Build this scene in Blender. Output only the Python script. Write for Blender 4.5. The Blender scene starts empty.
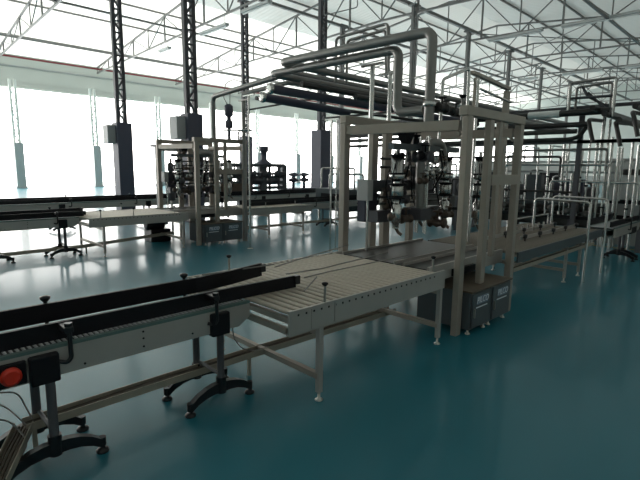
import bpy, bmesh, math, random
from mathutils import Vector, Matrix
R = random.Random(7)
S = bpy.context.scene
COL = S.collection
# ------------------------------------------------------------------ camera
cam_d = bpy.data.cameras.new('camera'); cam = bpy.data.objects.new('camera', cam_d); COL.objects.link(cam)
cam_d.sensor_width = 36; cam_d.lens = 464 / 640 * 36; cam_d.clip_start = 0.05; cam_d.clip_end = 400
Mx = [[0.7155016, -0.09847671, 0.6916356], [-0.69850408, -0.1181697, 0.70578181], [0.0122273, -0.9880983, -0.15333699]]
rt = Vector((Mx[0][0], Mx[1][0], Mx[2][0])); up = -Vector((Mx[0][1], Mx[1][1], Mx[2][1])); bk = -Vector((Mx[0][2], Mx[1][2], Mx[2][2]))
cam.matrix_world = Matrix(((rt.x, up.x, bk.x, 0), (rt.y, up.y, bk.y, 0), (rt.z, up.z, bk.z, 1.8), (0, 0, 0, 1)))
S.camera = cam
# ------------------------------------------------------------------ light and exposure
w = bpy.data.worlds.new('overcast_sky'); S.world = w; w.use_nodes = True
bg = w.node_tree.nodes['Background']; bg.inputs[0].default_value = (1.0, 0.985, 0.95, 1); bg.inputs[1].default_value = 7.0
def portal(loc, rot, sx, sy):
    l = bpy.data.lights.new('window_portal', 'AREA'); l.shape = 'RECTANGLE'; l.size = sx; l.size_y = sy; l.cycles.is_portal = True
    o = bpy.data.objects.new('window_portal', l); COL.objects.link(o); o.location = loc; o.rotation_euler = rot
portal((28, 41.6, 3.8), (-math.pi / 2, 0, 0), 84, 7.4)
portal((69.6, 34.5, 3.3), (0, math.pi / 2, 0), 4.2, 15)
S.view_settings.view_transform = 'Standard'; S.view_settings.look = 'None'; S.view_settings.gamma = 1
S.view_settings.use_curve_mapping = False
S.view_settings.exposure = 0.14
# ------------------------------------------------------------------ materials
def mat(name, col, rough=0.5, metal=0.0, spec=0.5, noise=0.0, nscale=8.0, bump=0.0, emit=None, rvar=0.0):
    m = bpy.data.materials.new(name); m.use_nodes = True; nt = m.node_tree; b = nt.nodes['Principled BSDF']
    b.inputs['Base Color'].default_value = (*col, 1); b.inputs['Roughness'].default_value = rough
    b.inputs['Metallic'].default_value = metal; b.inputs['Specular IOR Level'].default_value = spec
    if noise or bump or rvar:
        tc = nt.nodes.new('ShaderNodeTexCoord'); n = nt.nodes.new('ShaderNodeTexNoise')
        n.inputs['Scale'].default_value = nscale; n.inputs['Detail'].default_value = 4
        nt.links.new(tc.outputs['Object'], n.inputs['Vector'])
        if noise:
            r = nt.nodes.new('ShaderNodeMix'); r.data_type = 'RGBA'
            r.inputs[6].default_value = (*[c * (1 - noise) for c in col], 1); r.inputs[7].default_value = (*[min(1, c * (1 + noise)) for c in col], 1)
            nt.links.new(n.outputs['Fac'], r.inputs[0]); nt.links.new(r.outputs[2], b.inputs['Base Color'])
        if rvar:
            mr = nt.nodes.new('ShaderNodeMapRange'); mr.inputs['To Min'].default_value = max(0.02, rough - rvar); mr.inputs['To Max'].default_value = rough + rvar
            nt.links.new(n.outputs['Fac'], mr.inputs[0]); nt.links.new(mr.outputs[0], b.inputs['Roughness'])
        if bump:
            bp = nt.nodes.new('ShaderNodeBump'); bp.inputs['Strength'].default_value = bump; bp.inputs['Distance'].default_value = 0.01
            nt.links.new(n.outputs['Fac'], bp.inputs['Height']); nt.links.new(bp.outputs['Normal'], b.inputs['Normal'])
    if emit:
        b.inputs['Emission Color'].default_value = (*emit, 1); b.inputs['Emission Strength'].default_value = 1
    return m
M = dict(
    floor=mat('teal_epoxy_floor', (0.013, 0.160, 0.212), 0.42, 0, 0.38, noise=0.10, nscale=0.6),
    wall=mat('pale_wall_cladding', (0.62, 0.66, 0.63), 0.6, noise=0.04, nscale=1.0),
    dado=mat('dull_grey_wall', (0.30, 0.32, 0.31), 0.7, noise=0.06, nscale=1.0),
    trim=mat('grey_painted_trim', (0.34, 0.36, 0.36), 0.5, noise=0.05),
    roofsteel=mat('grey_roof_steel', (0.19, 0.19, 0.185), 0.5, noise=0.1, nscale=3),
    column=mat('dark_grey_column_paint', (0.075, 0.075, 0.085), 0.5, noise=0.12, nscale=4),
    casing=mat('slate_casing_paint', (0.085, 0.085, 0.12), 0.55, noise=0.08, nscale=3),
    redpipe=mat('dark_red_fire_pipe', (0.16, 0.02, 0.025), 0.45, noise=0.1),
    frame=mat('satin_steel_frame', (0.36, 0.315, 0.27), 0.45, 0.3, noise=0.10, nscale=9, rvar=0.08),
    side=mat('grey_steel_side_panel', (0.42, 0.395, 0.37), 0.45, 0.4, noise=0.08, nscale=7, rvar=0.06),
    roller=mat('dusty_roller_steel', (0.50, 0.44, 0.37), 0.5, 0.2, noise=0.18, nscale=14),
    stain=mat('stainless_pipe', (0.62, 0.61, 0.59), 0.24, 1.0, noise=0.06, nscale=6, rvar=0.08),
    dullpipe=mat('dull_insulated_pipe', (0.26, 0.25, 0.24), 0.4, 0.7, noise=0.15, nscale=6, rvar=0.08),
    black=mat('black_plastic', (0.006, 0.006, 0.009), 0.5, 0, 0.25, noise=0.2, nscale=10),
    belt=mat('dark_modular_belt', (0.05, 0.048, 0.045), 0.5, noise=0.2, nscale=20),
    chain=mat('grey_chain_plate', (0.50, 0.51, 0.52), 0.35, 0.4, noise=0.15, nscale=30),
    strip=mat('green_grey_wear_strip', (0.10, 0.16, 0.15), 0.5),
    foot=mat('black_cast_foot', (0.006, 0.006, 0.009), 0.35, noise=0.2, nscale=12),
    darkpipe=mat('dark_rack_pipe', (0.045, 0.043, 0.042), 0.4, 0.4, noise=0.3, nscale=6),
    dustbelt=mat('brown_dusty_belt', (0.20, 0.175, 0.145), 0.55, 0.1, noise=0.2, nscale=10),
    tray=mat('dusty_cable_tray', (0.36, 0.32, 0.26), 0.6, 0.2, noise=0.2, nscale=5),
    traydark=mat('cable_bundle', (0.10, 0.08, 0.06), 0.7, noise=0.4, nscale=20),
    cabinet=mat('slate_cabinet_paint', (0.085, 0.10, 0.11), 0.45, 0.2, noise=0.08, nscale=6),
    cabtop=mat('brown_dusty_cabinet_top', (0.11, 0.085, 0.06), 0.6, noise=0.25, nscale=9),
    plate=mat('blue_grey_name_plate', (0.16, 0.22, 0.30), 0.4),
    letter=mat('white_lettering', (0.75, 0.78, 0.82), 0.5),
    red=mat('red_push_button', (0.62, 0.03, 0.01), 0.35),
    box=mat('light_grey_control_box', (0.40, 0.40, 0.40), 0.5, noise=0.05),
    white=mat('white_machine_panel', (0.80, 0.81, 0.80), 0.4, noise=0.04, nscale=2),
    bolt=mat('bright_bolt_steel', (0.42, 0.41, 0.38), 0.35, 0.9),
    yellow=mat('worn_yellow_line', (0.35, 0.27, 0.05), 0.6, noise=0.3, nscale=8),
    brass=mat('brown_valve_body', (0.12, 0.09, 0.072), 0.45, 0.5, noise=0.3, nscale=20),
    cable=mat('grey_cable', (0.22, 0.21, 0.20), 0.6),
    lamp=mat('white_lamp_batten', (0.50, 0.51, 0.50), 0.5),
    rust=mat('rust_stain', (0.17, 0.07, 0.05), 0.8, noise=0.4, nscale=30),
)
_f = M['floor'].node_tree.nodes['Principled BSDF']; _f.inputs['Coat Weight'].default_value = 0.42; _f.inputs['Coat Roughness'].default_value = 0.13
# corrugated ceiling sheet
def ceil_mat():
    m = mat('white_corrugated_roof_sheet', (0.62, 0.64, 0.61), 0.55); nt = m.node_tree; b = nt.nodes['Principled BSDF']
    tc = nt.nodes.new('ShaderNodeTexCoord'); wv = nt.nodes.new('ShaderNodeTexWave'); wv.wave_type = 'BANDS'; wv.bands_direction = 'X'
    wv.inputs['Scale'].default_value = 0.9; nt.links.new(tc.outputs['Object'], wv.inputs['Vector'])
    bp = nt.nodes.new('ShaderNodeBump'); bp.inputs['Strength'].default_value = 0.35; bp.inputs['Distance'].default_value = 0.04
    nt.links.new(wv.outputs['Fac'], bp.inputs['Height']); nt.links.new(bp.outputs['Normal'], b.inputs['Normal'])
    return m
M['ceil'] = ceil_mat()
def roof_mat(name, amount):            # fibreglass sheet: part reflects, part lets daylight through
    m = ceil_mat(); m.name = name; nt = m.node_tree; b = nt.nodes['Principled BSDF']; o = [n for n in nt.nodes if n.type == 'OUTPUT_MATERIAL'][0]
    t = nt.nodes.new('ShaderNodeBsdfTranslucent'); t.inputs[0].default_value = (0.80, 0.81, 0.76, 1); mx = nt.nodes.new('ShaderNodeMixShader'); mx.inputs[0].default_value = amount
    nt.links.new(b.outputs[0], mx.inputs[1]); nt.links.new(t.outputs[0], mx.inputs[2]); nt.links.new(mx.outputs[0], o.inputs[0]); return m
M['roof_dim'] = roof_mat('white_roof_sheet', 0.025); M['roof_bright'] = roof_mat('translucent_roof_sheet', 0.24); M['roof_mid'] = roof_mat('faintly_translucent_roof_sheet', 0.06)  # daylight passed is stepped per strip to build in the ceiling's brightness gradient
def glass_mat():
    m = bpy.data.materials.new('clear_window_glass'); m.use_nodes = True; nt = m.node_tree; nt.nodes.clear()
    o = nt.nodes.new('ShaderNodeOutputMaterial'); t = nt.nodes.new('ShaderNodeBsdfTransparent'); g = nt.nodes.new('ShaderNodeBsdfGlossy')
    t.inputs[0].default_value = (0.97, 0.97, 0.97, 1); g.inputs['Roughness'].default_value = 0.03
    mx = nt.nodes.new('ShaderNodeMixShader'); mx.inputs[0].default_value = 0.04
    nt.links.new(t.outputs[0], mx.inputs[1]); nt.links.new(g.outputs[0], mx.inputs[2]); nt.links.new(mx.outputs[0], o.inputs[0]); return m
M['glass'] = glass_mat()
def frost_mat():
    m = bpy.data.materials.new('frosted_roof_light_sheet'); m.use_nodes = True; nt = m.node_tree; nt.nodes.clear()
    o = nt.nodes.new('ShaderNodeOutputMaterial'); t = nt.nodes.new('ShaderNodeBsdfTranslucent'); g = nt.nodes.new('ShaderNodeBsdfDiffuse')
    t.inputs[0].default_value = (0.27, 0.29, 0.275, 1); g.inputs[0].default_value = (0.6, 0.65, 0.63, 1)
    mx = nt.nodes.new('ShaderNodeMixShader'); mx.inputs[0].default_value = 0.35
    nt.links.new(t.outputs[0], mx.inputs[1]); nt.links.new(g.outputs[0], mx.inputs[2]); nt.links.new(mx.outputs[0], o.inputs[0]); return m
M['frost'] = frost_mat()
# ------------------------------------------------------------------ mesh helpers
def V(*a): return Vector(a)
class MB:
    def __init__(s): s.v = []; s.f = []; s.sm = []
    def add(s, vs, fs, smooth=False):
        n = len(s.v); s.v += [Vector(v) for v in vs]; s.f += [[i + n for i in f] for f in fs]; s.sm += [smooth] * len(fs); return s
    def box(s, x0, x1, y0, y1, z0, z1, bev=0.0):
        if bev:
            b = bev; X = (x0, x1); Y = (y0, y1); Z = (z0, z1)
            bm = bmesh.new(); bmesh.ops.create_cube(bm, size=1)
            for v in bm.verts: v.co = Vector(((x0 + x1) / 2 + v.co.x * (x1 - x0), (y0 + y1) / 2 + v.co.y * (y1 - y0), (z0 + z1) / 2 + v.co.z * (z1 - z0)))
            bmesh.ops.bevel(bm, geom=bm.edges[:] , offset=b, segments=2, profile=0.5, affect='EDGES')
            bm.verts.index_update(); s.add([v.co.copy() for v in bm.verts], [[v.index for v in f.verts] for f in bm.faces]); bm.free(); return s
        vs = [(x0, y0, z0), (x1, y0, z0), (x1, y1, z0), (x0, y1, z0), (x0, y0, z1), (x1, y0, z1), (x1, y1, z1), (x0, y1, z1)]
        return s.add(vs, [(3, 2, 1, 0), (4, 5, 6, 7), (0, 1, 5, 4), (1, 2, 6, 5), (2, 3, 7, 6), (3, 0, 4, 7)])
    def beam(s, p, q, w, h=None, upv=(0, 0, 1)):
        p = Vector(p); q = Vector(q); h = h or w; d = (q - p).normalized(); u = Vector(upv)
        if abs(d.dot(u)) > 0.98: u = Vector((1, 0, 0))
        a = d.cross(u).normalized(); b = a.cross(d).normalized(); vs = []
        for c in (p, q):
            for i, j in ((-1, -1), (1, -1), (1, 1), (-1, 1)): vs.append(c + a * w / 2 * i + b * h / 2 * j)
        return s.add(vs, [(3, 2, 1, 0), (4, 5, 6, 7), (0, 1, 5, 4), (1, 2, 6, 5), (2, 3, 7, 6), (3, 0, 4, 7)])
    def tube(s, pts, r, seg=10, bend=0.0, cap=True, rad=None):
        pts = [Vector(p) for p in pts]
        if bend:
            o = [pts[0]]
            for i in range(1, len(pts) - 1):
                a, b, c = pts[i - 1], pts[i], pts[i + 1]; d1 = (a - b); d2 = (c - b)
                k = min(bend, d1.length * .49, d2.length * .49); p1 = b + d1.normalized() * k; p2 = b + d2.normalized() * k
                for t in range(6):
                    t /= 5; o.append(p1 * (1 - t) ** 2 + b * 2 * t * (1 - t) + p2 * t * t)
            o.append(pts[-1]); pts = o
        n = len(pts); d0 = (pts[1] - pts[0]).normalized(); u = Vector((0, 0, 1)) if abs(d0.z) < .9 else Vector((1, 0, 0))
        a = d0.cross(u).normalized(); vs = []
        for i, p in enumerate(pts):
            d = ((pts[min(i + 1, n - 1)] - pts[max(i - 1, 0)])).normalized(); a = (a - d * a.dot(d)).normalized(); b = d.cross(a)
            rr = rad[i] if rad else r
            for k in range(seg):
                t = 2 * math.pi * k / seg; vs.append(p + a * math.cos(t) * rr + b * math.sin(t) * rr)
        fs = [(i * seg + k, i * seg + (k + 1) % seg, (i + 1) * seg + (k + 1) % seg, (i + 1) * seg + k) for i in range(n - 1) for k in range(seg)]
        s.add(vs, fs, True)
        if cap: s.add([vs[k] for k in range(seg)], [tuple(reversed(range(seg)))]); s.add([vs[(n - 1) * seg + k] for k in range(seg)], [tuple(range(seg))])
        return s
    def cyl(s, p, q, r, seg=14): return s.tube([p, q], r, seg)
    def lathe(s, c, prof, seg=16, axis='z'):
        c = Vector(c); vs = []
        for (r, z) in prof:
            for k in range(seg):
                t = 2 * math.pi * k / seg; x, y = r * math.cos(t), r * math.sin(t)
                vs.append(c + (Vector((x, y, z)) if axis == 'z' else Vector((z, x, y)) if axis == 'x' else Vector((x, z, y))))
        n = len(prof); fs = [(i * seg + k, i * seg + (k + 1) % seg, (i + 1) * seg + (k + 1) % seg, (i + 1) * seg + k) for i in range(n - 1) for k in range(seg)]
        s.add(vs, fs, True); s.add(vs[:seg], [tuple(reversed(range(seg)))]); s.add(vs[-seg:], [tuple(range(seg))]); return s
    def torus(s, c, R_, r, axis='z', seg=16, ss=6):
        pts = []
        for k in range(seg + 1):
            t = 2 * math.pi * k / seg; x, y = R_ * math.cos(t), R_ * math.sin(t)
            pts.append(Vector(c) + (Vector((x, y, 0)) if axis == 'z' else Vector((0, x, y)) if axis == 'x' else Vector((x, 0, y))))
        return s.tube(pts, r, ss, cap=False)
    def build(s, name, m, parent=None, origin=None):
        me = bpy.data.meshes.new(name)
        if parent is not None:
            og = Vector(parent['_w']) if '_w' in parent else Vector(parent.location)
        elif origin is not None: og = Vector(origin)
        else:
            xs = [v.x for v in s.v]; ys = [v.y for v in s.v]; zs = [v.z for v in s.v]
            og = Vector(((min(xs) + max(xs)) / 2, (min(ys) + max(ys)) / 2, min(zs)))
        me.from_pydata([v - og for v in s.v], [], s.f)
        for p, k in zip(me.polygons, s.sm): p.use_smooth = k
        me.materials.append(M[m]); me.validate(); o = bpy.data.objects.new(name, me); COL.objects.link(o)
        bm = bmesh.new(); bm.from_mesh(me); bmesh.ops.recalc_face_normals(bm, faces=bm.faces); bm.to_mesh(me); bm.free()
        WORLD[o.name] = og.copy()
        if parent is not None: o.parent = parent; o['_w'] = tuple(og)
        else: o.location = og
        return o
WORLD = {}
def thing(name, loc, label, cat, group=None):
    o = bpy.data.objects.new(name, None); COL.objects.link(o); o.location = loc; o.empty_display_size = .1
    o['label'] = label; o['category'] = cat
    if group: o['group'] = group
    return o
def tag(o, label, cat, group=None, kind=None):
    if label: o['label'] = label
    if cat: o['category'] = cat
    if group: o['group'] = group
    if kind: o['kind'] = kind
    return o
def copy_tree(o, parent=None):
    c = o.copy(); COL.objects.link(c)
    if parent: c.parent = parent
    for ch in list(o.children): copy_tree(ch, c)
    return c
def struct(mb, name, m):
    o = mb.build(name, m); o['kind'] = 'structure'; return o
def part_copy(o, d, parent):                      # a moved copy of a part, with its sub-parts
    c = o.copy(); COL.objects.link(c); c.parent = parent; c.location = Vector(o.location) + Vector(d)
    for ch in list(o.children): g = ch.copy(); COL.objects.link(g); g.parent = c
    return c
# ------------------------------------------------------------------ the hall
X0, X1, Y0, Y1 = -14.0, 70.0, -10.0, 42.0
RIDGE, ZR, SL = 17.5, 12.7, 0.12
def ztop(y): return ZR - SL * abs(y - RIDGE)
struct(MB().box(X0, X1, Y0, Y1 + .3, -.1, 0), 'floor', 'floor')
for (ya, yb, rm) in ((Y0, RIDGE, 'roof_dim'), (RIDGE, 27.2, 'roof_mid'), (27.2, Y1 + .3, 'roof_bright')):
    a, b = ztop(ya) + .18, ztop(yb) + .18
    struct(MB().add([(X0, ya, a), (X1, ya, a), (X1, yb, b), (X0, yb, b)], [(3, 2, 1, 0)]), 'ceiling', rm)
struct(MB().box(X0, X1, Y0 - .2, Y0, 0, 9.6), 'wall_near', 'wall')
def gable(x0, x1, name, z0=0):
    zz = [(Y0, ztop(Y0) + .2), (RIDGE, ZR + .2), (Y1, ztop(Y1) + .2)]
    n = [(x0, Y0, z0)] + [(x0, y, z) for y, z in zz] + [(x0, Y1, z0)]; m_ = [(x1, p[1], p[2]) for p in n]
    k = 5; struct(MB().add(n + m_, [tuple(range(k)), tuple(reversed(range(k, 2 * k)))] + [(i, (i + 1) % k, k + (i + 1) % k, k + i) for i in range(k)]), name, 'wall')
gable(X0 - .2, X0, 'wall_start')
gable(X1, X1 + .2, 'wall_end', 5.4)
struct(MB().box(X1, X1 + .2, Y0, Y1, 0, 1.2), 'wall_end', 'dado')
struct(MB().box(X1, X1 + .2, Y0, 27, 1.2, 5.4), 'wall_end', 'wall')
# long glazed wall, frosted sheet above the header
struct(MB().box(X0, X1, Y1, Y1 + .1, 7.9, 9.9), 'wall_window_side', 'frost')
struct(MB().box(X0, X1, Y1 - .1, Y1 + .05, 7.45, 7.56), 'trim_1', 'wall')
struct(MB().box(X0, X1, Y1, Y1 + .1, 7.56, 7.9), 'trim_2', 'frost')
struct(MB().box(X0, X1, Y1 - .08, Y1 + .05, 9.0, 9.1), 'trim_3', 'trim')
cols = [2.97 + 5.6 * k for k in range(-3, 12)]
edges = [X0] + cols + [X1]
for i in range(len(edges) - 1):
    struct(MB().box(edges[i] + .15, edges[i + 1] - .15, Y1 + .1, Y1 + .12, 0.0, 7.5), 'window_%d' % (i + 1), 'glass')
for i in range(3):
    struct(MB().box(X1 + .08, X1 + .1, 27 + 5 * i + .1, 27 + 5 * (i + 1) - .1, 1.2, 5.4), 'window_%d' % (i + 30), 'glass')
    struct(MB().box(X1 - .02, X1 + .15, 27 + 5 * i - .1, 27 + 5 * i + .1, 1.2, 5.4), 'trim_%d' % (i + 10), 'trim')
struct(MB().box(X1 - .02, X1 + .15, 27, Y1, 3.4, 3.55), 'trim_20', 'trim')
# lattice columns
def lattice(mb, x, y, z0, z1, wd, d, step, t):
    for sx in (-1, 1): mb.beam((x + sx * wd / 2, y, z0), (x + sx * wd / 2, y, z1), t, d, (0, 1, 0))
    n = int((z1 - z0) / step)
    for k in range(n):
        a = z0 + k * step; s_ = 1 if k % 2 else -1
        mb.beam((x - s_ * wd / 2, y - d * .4, a), (x + s_ * wd / 2, y - d * .4, a + step), t * .45)
        mb.beam((x - wd / 2, y - d * .4, a), (x + wd / 2, y - d * .4, a), t * .45)
def wall_column(x, label):  # pale shaft and casing tones carry the window bloom in their colour
    t = thing('wall_column', (x, Y1 - .6, 0), label, 'column', 'columns along the glazed wall')
    b = MB(); lattice(b, x, Y1 - .55, 3.3, 8.0, .34, .2, .8, .16); b.build('lattice_shaft', 'wall', t)
    MB().box(x - .3, x + .3, Y1 - 1.0, Y1 - .3, .12, 3.4, .02).build('casing', 'trim', t)
    MB().box(x - .36, x + .36, Y1 - 1.06, Y1 - .24, 0, .14).build('plinth', 'trim', t)
ordn = ['first', 'second', 'third', 'fourth', 'fifth', 'sixth', 'seventh', 'eighth']
n = 0
for x in cols[3:13]:
    if x < 5: continue
    lab = ('%s bloom-paled lattice column from the left along the glazed wall, grey casing at its foot' % ordn[n]) if n < 6 else 'distant bloom-paled lattice column on the glazed wall hidden behind pipework'
    wall_column(x, lab); n += 1
def hall_column(x, y, label, cas=True, box=None, cz=3.45, cw=.29):
    t = thing('lattice_column', (x, y, 0), label, 'column', 'lattice columns standing in the hall')
    b = MB(); lattice(b, x, y, cz if cas else 0, 10.35, .27 if cas else .24, .16, .42, .13 if cas else .08); b.build('lattice_shaft', 'column' if cas else 'roofsteel', t)
    if cas: MB().box(x - cw, x + cw, y - cw, y + cw, 0, cz, .02).build('casing', 'casing', t)
    else: MB().box(x - .3, x + .3, y - .2, y + .2, 0, .04).build('base_plate', 'column', t)
    MB().box(x - .3, x + .3, y - .2, y + .2, 10.3, 10.4).build('cap_plate', 'roofsteel', t)
    if box: MB().box(x - cw - .3, x - cw, y - .1, y + .4, cz - .8, cz - .1, .015).build('switch_box', 'box', t)
hall_column(7.5, 18.9, 'dark lattice column nearest the left edge, tall slate casing behind far conveyor', box=True)
hall_column(7.7, 13.8, 'dark lattice column rising just behind the far filling machine, broad slate casing', box=True, cw=.26)
hall_column(14.8, 15.1, 'dark lattice column with two-tone slate casing left of the near gantry', cw=.32)
hall_column(15.2, 21.4, 'slender lattice column rising above the right post of the far filling machine', cw=.26)
hall_column(21.8, 15.3, 'lattice column seen between the two big vertical pipe drops', cas=False)
hall_column(28.1, 15.55, 'lattice column meeting the diagonal roof beam above the near gantry', cas=False)
hall_column(34.6, 15.8, 'second lattice column along the diagonal roof beam, right of the near gantry', cas=False)
hall_column(42.0, 16.3, 'third lattice column along the diagonal roof beam, far back', cas=False)
hall_column(49.8, 16.6, 'most distant lattice column under the diagonal roof beam', cas=False)
hall_column(21.8, 20.5, 'thin lattice column behind the upper pipe run, beside the twin riser pipes', cas=False)
# trusses
def zb(y): return 9.35 + (10.05 - 9.35) * (1 - min(1, abs(y - RIDGE) / 24.5))
def truss(x, label):
    t = thing('roof_truss', (x, RIDGE, 9.3), label, 'truss', 'roof trusses')
    for (a, b) in ((Y0 + .1, RIDGE), (RIDGE, Y1 - .2)):
        MB().beam((x, a, ztop(a)), (x, b, ztop(b)), .11).build('top_chord', 'roofsteel', t)
        MB().beam((x, a, zb(a)), (x, b, zb(b)), .10).build('bottom_chord', 'roofsteel', t)
    ys = [Y0 + .3 + 2.42 * k for k in range(12)] if 0 else [RIDGE + 2.42 * k for k in range(-11, 11)]
    for k, y in enumerate(ys):
        MB().beam((x, y, zb(y)), (x, y, ztop(y)), .06 if k % 2 else .09).build('vertical_web', 'roofsteel', t)
        if k < len(ys) - 1:
            y2 = ys[k + 1]
            if k % 2: MB().beam((x, y, zb(y)), (x, y2, ztop(y2)), .055).build('diagonal_web', 'roofsteel', t)
            else: MB().beam((x, y, ztop(y)), (x, y2, zb(y2)), .055).build('diagonal_web', 'roofsteel', t)
tl = ['steel roof truss overhead at the far left edge', 'steel roof truss crossing the upper left corner', 'steel roof truss passing over the far filling machine',
      'steel roof truss behind the left end of the big overhead pipes', 'steel roof truss above the near gantry with long lamp battens', 'sixth roof truss back, over the rear hall',
      'seventh roof truss back, over the rear hall', 'eighth roof truss back, over the rear hall', 'ninth roof truss back, near the end wall', 'last roof truss before the end wall']
for k, lab in enumerate(tl):
    if k == 0: continue
    truss(.8 + 7 * k, lab)
# beams that run the length of the hall
def long_beam(y, z, wd, m, label, cat='beam', name='tie_beam', x0=-12, x1=69):
    o = MB().beam((x0, y, z), (x1, y, z), wd).build(name, m); tag(o, label, cat)
long_beam(42 - 1.2, 9.5, .12, 'redpipe', 'thin dark red pipe running along the top of the glazed wall', 'pipe', 'fire_pipe')
long_beam(35.2, 9.62, .10, 'roofsteel', 'thin steel tie beam between the red pipe and double tie beam')
t = thing('double_tie_beam', (7, 27.2, 9.9), 'double steel tie beam crossing behind the two left columns', 'beam')
MB().beam((-12, 27.3, 9.98), (69, 27.3, 9.98), .11).build('rail', 'roofsteel', t)
MB().beam((-12, 26.9, 9.86), (69, 26.9, 9.86), .09).build('rail', 'roofsteel', t)
long_beam(20.3, 10.25, .15, 'roofsteel', 'steel tie beam joining the column tops above the overhead pipes')
long_beam(15.6, 10.5, .17, 'roofsteel', 'dark diagonal-looking roof beam running over the near gantry')
long_beam(8.0, 9.75, .12, 'roofsteel', 'steel tie beam in the upper right roof')
long_beam(1.0, 9.6, .12, 'roofsteel', 'rightmost steel tie beam in the roof')
# purlins under the sheet
for i, y in enumerate([-6, -2, 2, 5, 11.5, 14.5, 20.5, 23.5, 29.5, 32.5, 38]):
    o = MB().box(X0 + 1, X1 - 1, y - .04, y + .04, ztop(y) + .055, ztop(y) + .165).build('purlin', 'roofsteel')
    tag(o, 'thin purlin under the white roof sheets', 'purlin', 'roof purlins')
# roof bracing rods in the bays
for i, (xa, lab) in enumerate(((28.8, 'crossed bracing rods over the near gantry'), (14.8, 'crossed bracing rods above the overhead pipes'), (42.8, 'crossed bracing rods far back in the roof'))):
    t = thing('cross_brace', (xa + 3.5, 8, 10), lab, 'brace')
    MB().cyl((xa, 8.1, 9.9), (xa + 7, 15.45, 10.35), .03, 6).build('rod', 'roofsteel', t)
    MB().cyl((xa, 15.45, 10.35), (xa + 7, 8.1, 9.9), .03, 6).build('rod', 'roofsteel', t)
# unlit lamp battens
def batten(x, ya, yb, z, label, zoff=0):
    t = thing('lamp_batten', (x, (ya + yb) / 2, z), label, 'lamp', 'unlit lamp battens under the roof')
    MB().box(x - .13, x + .13, ya, yb, z, z + .14, .02).build('housing', 'lamp', t)
    MB().cyl((x, ya + .05, z - .035), (x, yb - .05, z - .04), .045, 8).build('tube', 'white', t)
    for y in (ya + .3, yb - .3): MB().box(x - .012, x + .012, y - .012, y + .012, z + .14, zb(y) + .0).build('hanger', 'roofsteel', t)
batten(14.8, 22.4, 25.2, 9.3, 'unlit batten above the far filling machine, left of the slender column')
batten(14.8, 18.7, 21.0, 9.6, 'unlit batten touching the top edge above the overhead pipes')
batten(14.8, 29.0, 30.4, 9.2, 'short unlit batten between the two left columns')
batten(28.8, 11.3, 14.6, 9.75, 'unlit batten just right of the first column on the roof beam')
batten(28.8, 5.6, 10.3, 9.72, 'long unlit batten in the upper right corner')
batten(42.8, 11.9, 14.9, 9.75, 'unlit batten hanging far back above the pipe loops')
batten(42.8, 16.9, 18.6, 9.75, 'faint unlit batten left of the third roof column')
batten(35.8, 5.0, 7.9, 9.6, 'unlit batten near the right edge above the pipe loops')
batten(42.8, 8.2, 10.4, 9.7, 'small distant batten by the right edge of the roof')
# ------------------------------------------------------------------ conveyors and tables
def arch_foot(t, x, y, sub=True, turn=False):
    """cast foot: an arch along x carried on two adjustable pads"""
    b = MB(); pr = []
    for k in range(9):
        u = -1 + k / 4; xx = x + u * .27; zt = .185 - .10 * abs(u) ** 2.4; pr.append((xx, zt))
    th = .055
    vs = []
    for (xx, zt) in pr:
        u = (xx - x) / .27; hh = .078 - .022 * abs(u)
        vs += [(xx, y - .024, zt - hh), (xx, y + .024, zt - hh), (xx, y + .024, zt), (xx, y - .024, zt)]
    fs = [(3, 2, 1, 0)] + [((i * 4 + k), (i * 4 + (k + 1) % 4), ((i + 1) * 4 + (k + 1) % 4), ((i + 1) * 4 + k)) for i in range(8) for k in range(4)] + [(32, 33, 34, 35)]
    b.add(vs, fs); b.cyl((x, y, .10), (x, y, .225), .038, 12)
    for s_ in (-1, 1): b.cyl((x + s_ * .262, y, .045), (x + s_ * .262, y, .10), .024, 10)
    if turn: b.v = [Vector((x + (v.y - y), y + (v.x - x), v.z)) for v in b.v]
    f = b.build('arch_foot', 'foot', t)
    if sub:
        for s_ in (-1, 1):
            MB().lathe((x + (0 if turn else s_ * .262), y + (s_ * .262 if turn else 0), 0), [(.038, 0), (.04, .012), (.03, .024), (.012, .03), (.012, .075)], 12).build('foot_pad', 'foot', f)
def support(t, x, ya, yb, ztop_, detail=True, turn=False):
    if turn:
        for xx in (x - .15, x + .15): MB().cyl((xx, ya + .15, .2), (xx, ya + .15, ztop_), .027, 12).build('support_tube', 'column', t); arch_foot(t, xx, ya + .15, True, True)
        MB().box(x - .2, x + .2, ya - .05, ya + .3, ztop_ - .04, ztop_ + .1, .012).build('clamp_block', 'black', t); return
    for y, dx in ((ya, 0), (yb, -.01)):
        MB().cyl((x + dx, y, .2), (x + dx, y, ztop_), .027, 12).build('support_tube', 'column', t)
        arch_foot(t, x + dx, y, detail)
    MB().cyl((x, ya, .24), (x, yb, .24), .014, 8).build('support_crossbar', 'column', t)
    MB().box(x - .11, x + .04, ya - .085, ya - .045 + .03, ztop_ - .02, ztop_ + .15, .012).build('clamp_block', 'black', t)
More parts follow.
